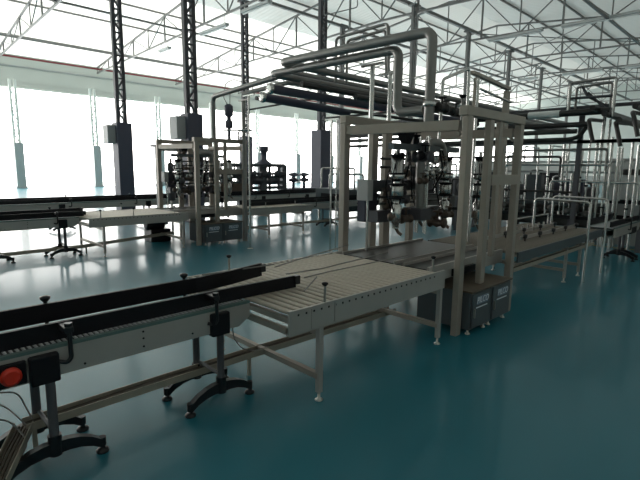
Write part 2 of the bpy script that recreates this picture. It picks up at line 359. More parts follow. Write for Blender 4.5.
def conveyor(o, x0, x1, supports, label, nearrail=True, button=False, brackets=(.75, 1.9), railx=None, yw=(2.85, 3.29), detail=True, turn=False):
    ox, oy = o; ya, yb = yw[0] + oy, yw[1] + oy
    t = thing('chain_conveyor', (ox + x0, (ya + yb) / 2, 0), label, 'conveyor')
    x0 += ox; x1 += ox
    # side panels with bolts; tapered nose at the discharge end
    for nm, y in (('side_panel', ya), ('side_panel', yb - .02)):
        b = MB(); vs = []
        for yy in (y, y + .02): vs += [(x0, yy, .60), (x1 - .10, yy, .60), (x1, yy, .66), (x1, yy, .765), (x0, yy, .765)]
        b.add(vs, [(4, 3, 2, 1, 0), (5, 6, 7, 8, 9)] + [(i, (i + 1) % 5, 5 + (i + 1) % 5, 5 + i) for i in range(5)])
        p = b.build(nm, 'side', t)
    if detail:
        p = MB()
        for bx, z in ((1.20, .74), (1.20, .695), (1.20, .64), (.84, .63), (1.55, .64)): p.cyl((ox + bx, ya - .004, z), (ox + bx, ya + .002, z), .007, 8)
        p.build('bolt_row', 'black', t)
    MB().box(x0, x1, ya - .003, ya + .03, .765, .785).box(x0, x1, yb - .03, yb, .765, .785).build('wear_strip', 'strip', t)
    # chain plates: many thin slats
    b = MB(); n_ = int((x1 - x0) / .03)
    for k in range(n_):
        xx = x0 + k * .03; b.tube([(xx, ya + .032, .775), (xx, yb - .032, .775)], .0085, 6)
    b.build('chain', 'chain', t)
    MB().box(x0, x1, ya + .03, yb - .03, .755, .768).build('chain_bed', 'black', t)
    b = MB(); b.cyl((x1 - .03, ya + .025, .72), (x1 - .03, yb - .025, .72), .05, 14); b.build('end_sprocket', 'black', t)
    MB().box(x0, x1 - .15, ya + .1, yb - .1, .60, .62).build('bottom_pan', 'side', t)
    for x, in [(s_,) for s_ in supports]: support(t, ox + x, ya + .045, yb - .05, .60, detail, turn)
    rx = (railx or (x0 - ox, x1 - ox + .4, x1 - ox + .5)); 
    for i, (y, xe, za) in enumerate(((ya + .08, rx[1], .775), (yb - .03, rx[2], .80))):
        if i == 0 and not nearrail: continue
        bend = -.02 if i == 0 else .13; b = MB()
        pts = [(ox + rx[0], y), (ox + xe - .75, y), (ox + xe - .4, y + bend * .3), (ox + xe, y + bend)]
        for (p, q) in zip(pts[:-1], pts[1:]): b.beam((p[0], p[1], za + .065), (q[0], q[1], za + .065), .022, .102 if i == 0 else .12)
        r = b.build('guide_rail', 'black', t)
        MB().box(ox + xe - .02, ox + xe + .04, y + bend - .025, y + bend + .025, za + .04, za + .115, .005).build('end_block', 'foot', r)
        for bx in brackets:
            b = MB()
            if i == 0:
                b.tube([(ox + bx - .06, ya - .002, .685), (ox + bx - .02, ya - .03, .675), (ox + bx, ya - .035, .70), (ox + bx, ya - .03, .86)], .013, 8, .03)
                b.box(ox + bx - .03, ox + bx + .02, ya - .045, y, .85, .885, .004).cyl((ox + bx, ya - .02, .88), (ox + bx, ya - .02, .905), .022, 10)
            else:
                b.cyl((ox + bx, y + .03, .70), (ox + bx, y + .03, .95), .012, 8)
                b.lathe((ox + bx, y + .03, .93), [(.014, 0), (.03, .018), (.032, .032), (.01, .04)], 10)
            b.build('rail_bracket', 'foot', r)
    if button:
        bt = MB().box(ox + .38, ox + .54, ya - .02, ya, .61, .745, .01).build('button_plate', 'black', t)
        MB().lathe((ox + .46, ya - .02, .680), [(.03, 0), (.04, -.012), (.052, -.02), (.05, -.035), (.035, -.045)], 20, 'y').build('emergency_stop_button', 'red', bt)
        MB().box(ox + .565, ox + .585, ya - .008, ya, .69, .705).build('indicator', 'red', t)
        MB().box(ox + .02, ox + .36, ya - .03, ya, .64, .74, .006).build('cable_cover', 'side', t)
    return t
LEGM = {}
def leg(t, x, y, z1, wd=.042):
    l = MB().box(x - wd / 2, x + wd / 2, y - wd / 2, y + wd / 2, .07, z1).build('leg', 'side', t)
    MB().lathe((x, y, 0), [(.032, 0), (.034, .008), (.012, .018), (.01, .075)], 10).build('levelling_foot', 'bolt', l)
def roller_table(o, x0, x1, y0, y1, legs, label, pitch=.078, m='roller', ribs=(), posts=(), braces=True, rods=(), z=0, name='roller_table', zb0=.61, bm_='side'):
    ox, oy = o; x0 += ox; x1 += ox; y0 += oy; y1 += oy
    t = thing(name, ((x0 + x1) / 2, (y0 + y1) / 2, 0), label, 'conveyor table')
    for y, s_ in ((y0, 1), (y1 - .045, -1)):
        b = MB(); b.box(x0, x1, y + (0 if s_ > 0 else .025), y + (.02 if s_ > 0 else .045), zb0 + .008 + z, .775 + z)
        b.box(x0, x1, y + (0 if s_ > 0 else .022), y + (.022 if s_ > 0 else .045), .775 + z, .79 + z).box(x0, x1, y, y + .045, zb0 - .005 + z, zb0 + .008 + z)
        for rx in ribs: b.box(ox + rx, ox + rx + .012, y - .006, y, .62 + z, .775 + z) if s_ > 0 else None
        b.build('side_beam', bm_, t)
    MB().box(x0, x0 + .03, y0 + .045, y1 - .045, .615 + z, .66 + z).build('end_beam', 'frame', t)
    MB().box(x1 - .03, x1, y0 + .045, y1 - .045, .62 + z, .74 + z).build('end_beam', 'frame', t)
    n_ = int((x1 - x0 - .08) / pitch); r0 = .27 * pitch; first = None
    if n_ > 98: pitch = (x1 - x0 - .08) / 98; n_ = 98
    for k in range(n_):
        xx = x0 + .045 + k * pitch
        if first is None:
            b = MB(); b.tube([(xx, y0 + .024, .789 - r0 + z), (xx, y1 - .024, .789 - r0 + z)], r0, 10); b.cyl((xx, y0 + .012, .757 + z), (xx, y1 - .012, .757 + z), .008, 6)
            first = b.build('roller', m, t); fx = xx
        else: part_copy(first, (xx - fx, 0, 0), t)
    b = MB()
    for k in range(n_ - 1):
        xx = x0 + .045 + (k + .5) * pitch; b.box(xx - .007, xx + .007, y0 - .003, y0, .745 + z, .76 + z)
    if pitch > .07: b.build('dark_dot_row', 'black', t)  # small dark marks along the beam face, midway between rollers
    for (lx, ly) in legs: leg(t, ox + lx, oy + ly, zb0 + z)
    if braces:
        xs = sorted(set(l[0] for l in legs))
        for lx in xs:
            ys = [l[1] for l in legs if l[0] == lx]
            if len(ys) > 1: MB().beam((ox + lx, oy + min(ys), .20), (ox + lx, oy + max(ys), .20), .045, .045).build('brace', 'frame', t); MB().beam((ox + lx, oy + min(ys), .56), (ox + lx, oy + max(ys), .56), .04, .05).build('brace', 'frame', t)
    for (px, py) in posts:
        p = MB().cyl((ox + px, oy + py, .79 + z), (ox + px, oy + py, .92 + z), .010, 8).build('rail_post', 'bolt', t)
        MB().lathe((ox + px, oy + py, .915 + z), [(.012, 0), (.024, .012), (.026, .024), (.01, .03)], 10).build('knob', 'black', p)
    for pts in rods: MB().tube([(ox + a, oy + b_, c + z) for a, b_, c in pts], .006, 6).build('guide_rod', 'cable', t)
    return t
def cable_tray(o, pts, label, wd=.10, h=.05):
    ox, oy = o; pts = [Vector((a + ox, b + oy, c)) for a, b, c in pts]
    t = thing('cable_tray', pts[0], label, 'cable tray')
    b = MB(); c = MB()
    for p, q in zip(pts[:-1], pts[1:]):
        d = (q - p).normalized(); a = d.cross(Vector((0, 0, 1))).normalized()
        b.beam(p, q, wd, .008); b.beam(p + a * wd / 2 + Vector((0, 0, h / 2)), q + a * wd / 2 + Vector((0, 0, h / 2)), .006, h); b.beam(p - a * wd / 2 + Vector((0, 0, h / 2)), q - a * wd / 2 + Vector((0, 0, h / 2)), .006, h)
        for k in range(4):
            off = a * (-.03 + .02 * k); c.tube([p + off + Vector((0, 0, .018)), (p + q) / 2 + off + Vector((0, 0, .03)), q + off + Vector((0, 0, .018))], .009, 6)
    b.build('tray', 'tray', t); c.build('cable_bundle', 'traydark', t)
    for p in pts[:-1]:
        L = MB(); L.beam((p.x + .05, p.y, 0), (p.x + .05, p.y, p.z), .025); L.build('tray_leg', 'tray', t)
    return t
def text_part(body, loc, size, parent, m='letter', rot=(math.pi / 2, 0, 0), name='lettering'):
    cu = bpy.data.curves.new(name, 'FONT'); cu.body = body; cu.size = size; cu.extrude = .0015; cu.align_x = 'CENTER'; cu.shear = .2
    o = bpy.data.objects.new(name, cu); COL.objects.link(o)
    dg = bpy.context.evaluated_depsgraph_get(); me = bpy.data.meshes.new_from_object(o.evaluated_get(dg)); bpy.data.objects.remove(o)
    o = bpy.data.objects.new(name, me); COL.objects.link(o); me.materials.clear(); me.materials.append(M[m])
    o.parent = parent; o.rotation_euler = rot; o.location = Vector(loc) - Vector(parent['_w'] if '_w' in parent else parent.location); return o
def cabinet(o, x0, x1, label, y0=2.31, y1=3.0):
    ox, oy = o; x0 += ox; x1 += ox; y0 += oy; y1 += oy
    t = thing('steel_cabinet', ((x0 + x1) / 2, (y0 + y1) / 2, 0), label, 'cabinet')
    MB().box(x0, x1, y0 + .02, y1, .06, .48, .006).build('body', 'cabinet', t)
    MB().box(x0 - .01, x1 + .01, y0 - .005, y1, .48, .50, .003).build('top', 'cabtop', t)
    d = MB().box(x0 + .03, x1 - .03, y0, y0 + .02, .08, .465, .005).build('door', 'cabinet', t)
    xc = (x0 + x1) / 2 + .01; pl = MB().box(xc - .13, xc + .13, y0 - .004, y0, .335, .425).build('name_plate', 'plate', d)
    text_part('PILCO', (xc, y0 - .005, .35), .098, pl)
    MB().box(xc - .14, xc + .12, y0 - .003, y0, .295, .308).build('plate_underline', 'letter', d)
    MB().box(x0 + .05, x0 + .065, y0 - .018, y0, .20, .30).build('handle', 'bolt', d)
    for fx in (x0 + .06, x1 - .06):
        for fy in (y0 + .06, y1 - .06): MB().lathe((fx, fy, 0), [(.028, 0), (.028, .01), (.012, .02), (.012, .065)], 10).build('levelling_foot', 'bolt', t)
def filling_head(t, x, y, zt, zl, r=.062, seed=0):
    rr = random.Random(seed)
    b = MB(); h = zt - zl
    prof = [(r * .5, 0), (r * .5, .06), (r * .8, .07), (r * .8, .30 * h), (r * .45, .32 * h), (r * .45, .38 * h), (r, .40 * h), (r, .56 * h), (r * .55, .58 * h), (r * .55, .62 * h), (r * 1.15, .64 * h), (r * 1.15, .70 * h), (r * .9, .71 * h), (r * .9, .92 * h), (r * .3, .94 * h), (r * .3, h)]
    b.lathe((x, y, zl), prof, 16); hd = b.build('filling_head', 'stain', t)
    for f in (.39, .57, .705, .93): MB().lathe((x, y, zl + f * h - .008), [(r * 1.25, 0), (r * 1.3, .006), (r * 1.25, .016)], 16).build('clamp_ring', 'black', hd)
    b = MB(); b.tube([(x, y, zl + .02), (x + .03, y - .02, zl - .05), (x + .05, y - .06, zl - .08)], .02, 8, .02); b.build('nozzle', 'brass', hd); b = MB(); b.lathe((x - r * 1.6, y - .02, zl + .1), [(.02, 0), (.035, .02), (.035, .07), (.015, .09)], 10)
    b.cyl((x - r * 1.6, y - .02, zl + .14), (x, y, zl + .14), .018, 8); b.build('valve', 'brass', hd)
    b = MB()
    for k in range(3):
        b = MB(); a = rr.uniform(0, 6.28); dx, dy = math.cos(a) * .12, math.sin(a) * .12
        b.tube([(x + dx * .5, y + dy * .5, zl + .2), (x + dx * 1.4, y + dy * 1.2, zl + .35 + .1 * k), (x + dx, y + dy, zl + .7 * h), (x + dx * .3, y + dy * .3, zl + .9 * h)], .008, 6, .1); b.build('hose', 'black', hd)
def valve(t, x, y, z, m='brass', s=1.0, ax='x'):
    b = MB(); b.lathe((x, y, z), [(.02 * s, -.09 * s), (.05 * s, -.085 * s), (.05 * s, -.07 * s), (.025 * s, -.06 * s), (.045 * s, 0), (.025 * s, .06 * s), (.05 * s, .07 * s), (.05 * s, .085 * s), (.02 * s, .09 * s)], 12, ax)
    b.cyl((x, y, z), (x, y, z + .11 * s), .012 * s, 8); b.torus((x, y, z + .11 * s), .045 * s, .007 * s, 'z', 12, 5); return b.build('valve', m, t)
def filling_machine(o, label, heads=True, seed=1):
    ox, oy = o; t = thing('filling_machine', (ox + 5.0, oy + 3.2, 0), label, 'machine')
    def post(x, y, z0, z1, wd=.125, d=.125): return MB().box(ox + x - wd / 2, ox + x + wd / 2, oy + y - d / 2, oy + y + d / 2, z0, z1, .008).build('post', 'frame', t)
    for (x, y, z0, wd, d) in ((4.50, 2.445, .0, .105, .07), (5.01, 2.455, .50, .10, .07), (5.25, 2.455, .79, .08, .05), (5.79, 2.455, .0, .10, .08), (4.36, 4.02, 0, .10, .09), (4.92, 4.02, 0, .12, .08), (5.21, 4.02, 0, .14, .08), (5.79, 4.0, 0, .10, .08)):
        MB().box(ox + x - wd / 2, ox + x + wd / 2, oy + y - d / 2, oy + y + d / 2, z0, 2.35, .008).build('post', 'frame', t)
    for y, xa in ((2.46, 4.43), (4.02, 4.31)): MB().box(ox + xa, ox + 5.85, oy + y - .05, oy + y + .05, 2.35, 2.445, .006).build('top_beam', 'frame', t)
    for x, xf in ((4.49, 4.37), (5.79, 5.79)): MB().beam((ox + x, oy + 2.52, 2.255), (ox + xf, oy + 3.975, 2.265), .09, .105).build('cross_beam', 'frame', t)
    for x in (4.47, 5.77): MB().beam((ox + x + .02, oy + 2.52, 2.16), (ox + x + .02, oy + 2.66, 2.30), .03).build('corner_brace', 'frame', t)
    MB().box(ox + 5.06, ox + 5.74, oy + 2.41, oy + 2.43, 1.63, 1.75).build('tie_plate', 'frame', t)
    MB().box(ox + 4.3, ox + 5.75, oy + 3.22, oy + 3.30, 2.02, 2.09).build('head_rail', 'cabinet', t)
    MB().box(ox + 4.35, ox + 5.75, oy + 3.60, oy + 3.70, 1.52, 1.66).build('manifold_beam', 'column', t)
    MB().box(ox + 4.35, ox + 5.75, oy + 3.46, oy + 3.60, 1.16, 1.30).build('lower_rail', 'column', t)
    b = MB(); vs = [(4.54, 3.22), (4.72, 3.22), (4.72, 3.38), (4.54, 3.38)]; lo = [(4.60, 3.27), (4.67, 3.27), (4.67, 3.33), (4.60, 3.33)]
    b.add([(ox + x, oy + y, 2.24) for x, y in vs] + [(ox + x, oy + y, 2.07) for x, y in lo], [(0, 1, 2, 3), (7, 6, 5, 4), (0, 4, 5, 1), (1, 5, 6, 2), (2, 6, 7, 3), (3, 7, 4, 0)]); b.build('hopper', 'black', t)
    hp = [(4.49, 3.30), (5.57, 3.30), (5.40, 3.58), (5.62, 2.85)] if heads else [(4.6, 3.3), (5.1, 3.4), (5.5, 3.2)]
    for i, (x, y) in enumerate(hp): filling_head(t, ox + x, oy + y, 2.02, 1.10, .082 if i < 2 else .068, seed * 10 + i)
    # thick product pipe with return
    b = MB(); b.tube([(ox + 4.95, oy + 3.28, 1.32), (ox + 4.93, oy + 3.28, 1.95), (ox + 5.05, oy + 3.28, 2.13), (ox + 5.35, oy + 3.25, 2.13), (ox + 5.40, oy + 3.25, 1.9)], .058, 14, .10); b.build('product_pipe', 'dullpipe', t)
    MB().box(ox + 4.78, ox + 5.02, oy + 3.15, oy + 3.42, 1.18, 1.33, .01).build('manifold_block', 'column', t)
    MB().box(ox + 4.42, ox + 4.66, oy + 3.72, oy + 3.85, 1.14, 1.60, .01).build('actuator_box', 'casing', t)
    for (x, y, z, s_) in ((5.10, 3.32, 1.25, 1), (4.7, 3.3, 1.2, 1.1), (5.0, 3.28, 1.55, .8), (5.0, 3.2, 1.75, .9), (5.18, 3.3, 2.05, .9), (4.75, 3.4, 1.75, 1), (5.25, 3.5, 1.4, 1), (5.62, 3.3, 1.3, 1), (5.55, 3.5, 1.15, 1.1), (4.62, 3.5, 1.35, 1)):
        valve(t, ox + x, oy + y, z, 'brass' if s_ > .9 else 'stain', s_)
    rr = random.Random(seed)
    for k in range(22):
        valve(t, ox + 4.5 + 1.15 * rr.random(), oy + 3.15 + .5 * rr.random(), 1.12 + 1.0 * rr.random() ** (1.2 if heads else .8), ('column', 'brass', 'black', 'stain')[k % 4], .8 + .6 * rr.random(), 'xyz'[k % 3])
    for z in (1.38, 1.46, 1.82, 1.92): MB().cyl((ox + 4.42, oy + 3.5, z), (ox + 5.7, oy + 3.5, z), .016, 8).build('supply_line', 'darkpipe', t)
    for k in range(9):
        xa = 4.5 + rr.random() * 1.2; y = 3.15 + rr.random() * .5; z = 1.15 + rr.random() * .9
        b = MB(); b.tube([(ox + xa, oy + y, 2.03), (ox + xa + rr.uniform(-.1, .1), oy + y - .05, (2.03 + z) / 2), (ox + xa + rr.uniform(-.15, .15), oy + y, z)], .008 + .006 * rr.random(), 7, .06)
        b.build('supply_line', 'stain' if k % 3 == 0 else 'black', t)
    for k in range(4): MB().cyl((ox + 4.98 + .05 * (k % 2), oy + 3.2 + .06 * k, 1.0), (ox + 4.98 + .05 * (k % 2), oy + 3.2 + .06 * k, 2.2), .014, 8).build('riser', 'stain', t)
    # operator box on a stand
    MB().box(ox + 4.26, ox + 4.36, oy + 3.55, oy + 3.72, 1.42, 1.67, .006).build('control_box', 'box', t)
    MB().cyl((ox + 4.36, oy + 3.63, .79), (ox + 4.36, oy + 3.63, 1.44), .016, 8).build('box_stand', 'stain', t)
    # inside deck
    for ya in (2.60, 3.82): MB().box(ox + 4.16, ox + 5.9, oy + ya, oy + ya + .03, .61, .78).build('deck_beam', 'side', t)
    MB().box(ox + 4.16, ox + 5.9, oy + 2.63, oy + 3.82, .70, .755).build('deck_belt', 'belt', t)
    for y in (2.9, 3.02): MB().box(ox + 4.12, ox + 5.9, oy + y, oy + y + .012, .755, .79).build('deck_strip', 'side', t)
    MB().box(ox + 4.62, ox + 5.1, oy + 2.56, oy + 2.6, .62, .70).build('motor_cover', 'black', t)
    return t
# near line
NL = (0, 0)
conveyor(NL, -.5, 2.04, (.66, 1.80), 'near chain conveyor with black guide rails and red stop button', button=True, railx=(-.5, 2.56, 2.56), brackets=(.76, 1.73))
roller_table(NL, 2.06, 4.14, 2.40, 3.86, [(2.39, 2.43), (4.12, 2.44), (2.39, 3.82), (4.12, 3.80)], 'roller table between near chain conveyor and near filling gantry',
             ribs=(2.27, 2.52), posts=[(2.43, 2.42), (4.0, 2.46), (2.5, 3.83)],
             rods=[[(2.62, 2.86, .87), (3.0, 2.95, .85), (4.3, 2.98, .84)], [(2.70, 3.36, .87), (3.2, 3.55, .86), (4.2, 3.78, .87)], [(2.40, 2.62, .84), (2.75, 2.84, .86)], [(2.62, 3.1, .86), (3.1, 3.12, .84), (4.3, 3.25, .84)], [(1.9, 3.30, .93), (2.68, 3.35, .90)]])
filling_machine(NL, 'near filling gantry with four filling heads over the roller table', seed=3)
roller_table(NL, 5.92, 9.6, 2.40, 3.75, [(8.05, 2.5), (8.75, 2.5), (8.05, 3.7), (8.75, 3.7)], 'long belt table running away right of the near gantry', m='dustbelt', pitch=.05, z=-.03, zb0=.66, bm_='cabinet')
cabinet(NL, 4.57, 5.04, 'slate cabinet with name plate under the near gantry, nearer of the two')
cabinet(NL, 5.05, 5.56, 'slate cabinet with name plate under the near gantry, farther of the two')
cable_tray(NL, [(.34, 2.75, .12), (.56, 3.15, .19), (2.2, 3.16, .18), (4.30, 3.16, .14)], 'dusty cable tray running below the near conveyor')
cable_tray(NL, [(5.9, 2.48, .50), (9.3, 2.48, .50)], 'cable tray slung beneath the table right of the near gantry', wd=.08)
# far line
FL = (.90, 7.05)
conveyor(FL, -4, 2.1, (-.5, .67, 1.83), 'chain conveyor of the middle line seen at the left edge', railx=(-4, 2.2, 2.3), brackets=(.6, 1.7))
roller_table(FL, 2.12, 4.2, 2.36, 3.86, [(2.40, 2.42), (4.10, 2.42), (2.40, 3.82), (4.1, 3.8)], 'roller table left of the far filling machine', posts=[(2.35, 2.40), (3.0, 2.40), (3.3, 3.8), (3.9, 2.4)])
filling_machine(FL, 'far filling machine standing over the middle line', seed=8)
cabinet(FL, 4.57, 5.06, 'slate cabinet under the far filling machine, left one')
cabinet(FL, 5.07, 5.62, 'slate cabinet under the far filling machine, right one')
roller_table(FL, 5.92, 8.0, 2.36, 3.4, [(6.5, 2.40), (7.7, 2.40), (6.5, 3.35), (7.7, 3.35)], 'roller table right of the far filling machine', posts=[(6.4, 2.4), (7.4, 2.4)])
conveyor(FL, 8.05, 13.5, (9.3, 11.5), 'chain conveyor of the middle line continuing behind the near gantry', railx=(6.2, 13.8, 13.9), brackets=(8.6, 10.5), detail=False)
cable_tray(FL, [(-3, 3.05, .10), (2.2, 3.05, .13), (4.3, 3.3, .2)], 'cable tray along the floor under the middle line')
cable_tray(FL, [(5.9, 3.0, .18), (12, 3.0, .18)], 'cable tray under the middle line right of its filling machine')
# third line
TL = (1.2, 10.95)
conveyor(TL, -4, 6.5, (-2.0, .2, 2.6, 5.0), 'chain conveyor of the third line, longest at the back left', railx=(-4, 6.4, 6.4), brackets=(.9, 2.8, 4.6, 5.6), detail=False)
conveyor(TL, 6.65, 15.5, (7.6, 9.4, 11.6), 'chain conveyor of the third line passing in front of the back machine', railx=(6.75, 15.5, 15.6), brackets=(7.5, 9.0, 10.6), detail=False)
# back filling station on third line
def back_station():
    t = thing('filling_station', (10.4, 14.9, 0), 'low machine with stacked horizontal pipes on the third line', 'machine')
    for (x, z1, wd) in ((9.0, 1.9, .1), (11.3, 1.95, .28), (12.35, 1.9, .22), (10.2, 1.9, .1)): MB().box(x - wd / 2, x + wd / 2, 14.7, 14.95, 0, z1, .01).build('post', 'cabinet', t)
    for (z, r) in ((1.88, .07), (1.55, .05), (1.42, .06), (1.2, .08), (1.0, .06)): MB().cyl((8.6, 14.8, z), (12.4, 14.8, z), r, 10).build('header_pipe', 'cabinet', t)
    MB().lathe((11.4, 14.85, 1.9), [(.3, 0), (.3, .06), (.12, .2), (.12, .5), (.18, .52), (.18, .7), (.08, .72)], 12).build('motor', 'casing', t)
    for k in range(10):
        x = 8.8 + .36 * k; valve(t, x, 14.65, 1.3 + .25 * (k % 2), 'column', 2.4)
    for k in range(8): MB().cyl((8.9 + .45 * k, 14.75, .9), (8.9 + .45 * k, 14.75, 1.88), .05, 8).build('riser', 'column', t)
    for x in (12.9, 13.5):
        b = MB(); b.lathe((x, 14.8, .7), [(.06, 0), (.06, .5), (.22, .55), (.22, .62), (.08, .68), (.08, .74), (.25, .78), (.2, .86), (.05, .9)], 12); b.build('nozzle_stack', 'casing', t)
    MB().box(8.7, 10.6, 14.6, 15.1, .9, 1.2, .02).build('drive_housing', 'brass', t)
    MB().box(12.6, 14.2, 14.6, 15.1, .5, .95, .02).build('gear_housing', 'casing', t)
back_station()
# motor unit beside far machine column
def drive_unit(x, y, label):
    t = thing('drive_unit', (x, y, 0), label, 'motor')
    MB().box(x - .25, x + .25, y - .2, y + .2, .0, .30, .02).build('base', 'foot', t)
    MB().lathe((x - .3, y, .42), [(.1, 0), (.15, .03), (.15, .42), (.1, .46), (.04, .46), (.04, .56)], 14, 'x').build('motor', 'black', t)
drive_unit(5.0, 10.75, 'black drive motor on the floor left of the far filling machine')
# process columns left of far machine (px 60-80 crop)
def valve_stack(x, y, label, z0=.9, z1=1.9):
    t = thing('valve_stack', (x, y, 0), label, 'valve')
    MB().cyl((x, y, 0), (x, y, z1 + .1), .03, 10).build('riser', 'stain', t)
    b = MB(); h = z1 - z0; b.lathe((x, y, z0), [(.04, 0), (.10, .02), (.10, .3 * h), (.05, .34 * h), (.05, .45 * h), (.12, .48 * h), (.12, .6 * h), (.05, .66 * h), (.05, .75 * h), (.09, .8 * h), (.07, .97 * h), (.02, h)], 12); b.build('valve_body', 'column', t)
valve_stack(5.75, 11.45, 'dark valve stack standing left of the far filling machine')
t = thing('portal_frame', (5.9, 11.16, 0), 'pale square steel frame left of the far filling machine', 'frame')
MB().box(5.22, 5.31, 11.12, 11.2, 0, 2.17).build('post', 'trim', t); MB().box(5.22, 6.9, 11.12, 11.2, 2.17, 2.27).build('top_rail', 'trim', t); MB().box(6.8, 6.9, 11.12, 11.2, 0, 2.17).build('post', 'trim', t); MB().box(5.24, 6.3, 11.2, 11.5, 2.27, 2.33).build('cable_duct', 'column', t)
# ------------------------------------------------------------------ overhead pipes
def pipe(pts, r, label, m='dullpipe', bend=.16, flanges=(), seg=16, name='steel_pipe', closed=()):
    t = thing(name, pts[0], label, 'pipe')
    MB().tube(pts, r, seg, bend).build('pipe', m, t)
    for (c, ax) in flanges:
        MB().lathe(c, [(r * 1.02, -.03), (r * 1.35, -.028), (r * 1.35, .028), (r * 1.02, .03)], seg, ax).build('flange', 'stain', t)
    return t
pipe([(4.82, 3.12, 2.34), (4.82, 3.12, 3.36), (4.82, 5.82, 3.41), (20, 5.82, 3.41)], .060, 'large overhead pipe that drops into the near gantry, uppermost of the pair', bend=.12, flanges=(((4.82, 3.12, 2.55), 'z'),))
pipe([(4.92, 3.25, 2.50), (4.92, 3.66, 2.50), (4.92, 3.66, 3.27), (4.92, 6.2, 3.30), (19, 6.2, 3.30)], .058, 'second overhead pipe with S-shaped drop left of the largest one', bend=.12)
pipe([(5.90, 9.57, 2.45), (5.90, 9.57, 3.38), (5.90, 6.85, 3.55), (19, 6.85, 3.55)], .055, 'overhead pipe bending down into the far filling machine', bend=.14)
pipe([(6.05, 8.6, 3.36), (6.05, 7.05, 3.42), (17, 7.05, 3.42)], .045, 'overhead pipe running just beneath the one to the far machine', bend=.14)
def capped(p, q, r, label):
    t = thing('capped_pipe', p, label, 'pipe'); MB().cyl(p, q, r, 18).build('pipe', 'casing', t)
    b = MB(); b.lathe(p, [(r * .9, .02), (r * 1.25, .02), (r * 1.25, -.02), (r * .6, -.03)], 18, 'x'); b.build('end_cap', 'stain', t)
    for k in range(6):
        a = k * math.pi / 3; c = Vector(p) + Vector((-.03, math.cos(a) * r, math.sin(a) * r)); MB().cyl(c, c - Vector((.015, 0, 0)), .01, 6).build('bolt', 'bolt', t)
capped((4.94, 6.25, 3.08), (12, 6.25, 3.02), .072, 'upper of two capped dark pipes with bolted ends')
capped((5.10, 6.66, 3.0), (7.3, 6.66, 2.93), .072, 'lower of two capped dark pipes with bolted ends')
pipe([(6.2, 5.5, 3.02), (16, 5.5, 3.0)], .05, 'dark pipe in the bundle behind the twin risers', 'darkpipe')
pipe([(5.4, 6.0, 3.18), (18, 6.0, 3.18)], .05, 'dark pipe packed beneath the large overhead pipe', 'darkpipe')
pipe([(5.5, 7.4, 3.1), (16, 7.4, 3.1)], .04, 'dark pipe at the back of the overhead bundle', 'darkpipe')
pipe([(6.7, 9.4, 3.14), (6.7, 6.6, 3.20)], .02, 'thin pipe reaching back to the slender column beneath the overhead run', 'darkpipe')
# twin supports for the overhead pipes
def stand(x, y, z1, r, label, m='stain'):
    t = thing('pipe_support', (x, y, 0), label, 'support'); MB().cyl((x, y, 0), (x, y, z1), r, 10).build('post', m, t)
    MB().lathe((x, y, 0), [(.07, 0), (.07, .01), (.03, .02)], 10).build('base_flange', m, t)
    MB().box(x - .02, x + .02, y - .2, y + .2, z1, z1 + .03).build('saddle', m, t)
stand(5.25, 4.35, 3.22, .033, 'steel support post left of the S-shaped pipe drop')
stand(5.4, 4.15, 3.10, .030, 'steel support post immediately right of the other twin post')
stand(7.17, 7.0, 2.80, .022, 'thin steel post standing left of the near gantry')
t = thing('pipe_bearer', (7.17, 6.4, 2.83), 'dark bearer carrying the capped pipes on a thin post', 'bracket'); MB().box(7.13, 7.21, 5.3, 7.2, 2.83, 2.862).build('bar', 'darkpipe', t)
stand(7.42, 7.08, 2.9, .016, 'thinner steel post beside the near gantry left corner')
stand(6.05, 8.4, 3.30, .022, 'thin support post carrying the pipe to the far machine')
stand(6.62, 9.4, 3.35, .05, 'thick steel post at the right side of the far filling machine', 'dullpipe')
pipe([(6.2, 5.98, 3.3), (6.2, 5.98, 4.06), (6.2, 4.85, 4.08), (6.2, 4.80, 3.3)], .025, 'small looped pipe over the overhead run, outer loop', bend=.08)
pipe([(6.4, 5.90, 3.3), (6.4, 5.90, 4.04), (6.4, 5.05, 4.06), (6.4, 5.0, 3.3)], .025, 'small looped pipe over the overhead run, inner loop', bend=.08)
pipe([(5.8, 9.0, 2.6), (6.6, 9.0, 2.65), (6.6, 9.6, 2.65), (6.6, 9.6, 2.45)], .02, 'thin bent pipe on top of the far filling machine', 'stain', bend=.06)
# hanging conduit loop
t = pipe([(14, 14.2, 9.6), (14, 14.2, 7.9), (14.2, 12.6, 7.9), (14.2, 12.6, 9.4)], .02, 'thin conduit loop hanging from the roof above the pipes', 'roofsteel', bend=.1, seg=6, name='conduit')
# electrical actuator with cables hanging over far machine
t = thing('actuator', (6.34, 9.6, 2.5), 'dark actuator with two cables above the far filling machine', 'actuator')
MB().lathe((6.34, 9.6, 2.70), [(.07, 0), (.09, .04), (.09, .16), (.05, .2), (.05, .26), (.10, .30), (.10, .52), (.05, .56)], 12).build('body', 'casing', t)
MB().cyl((6.34, 9.6, 2.4), (6.34, 9.6, 2.72), .04, 10).build('connector', 'casing', t); MB().tube([(6.31, 9.6, 3.24), (6.2, 9.6, 3.4), (6.2, 9.5, 3.7), (6.35, 9.4, 3.8), (6.5, 9.3, 3.75)], .01, 6, .05).build('cable', 'cable', t); MB().tube([(6.37, 9.6, 3.24), (6.37, 9.57, 3.6)], .01, 6).build('cable', 'cable', t)
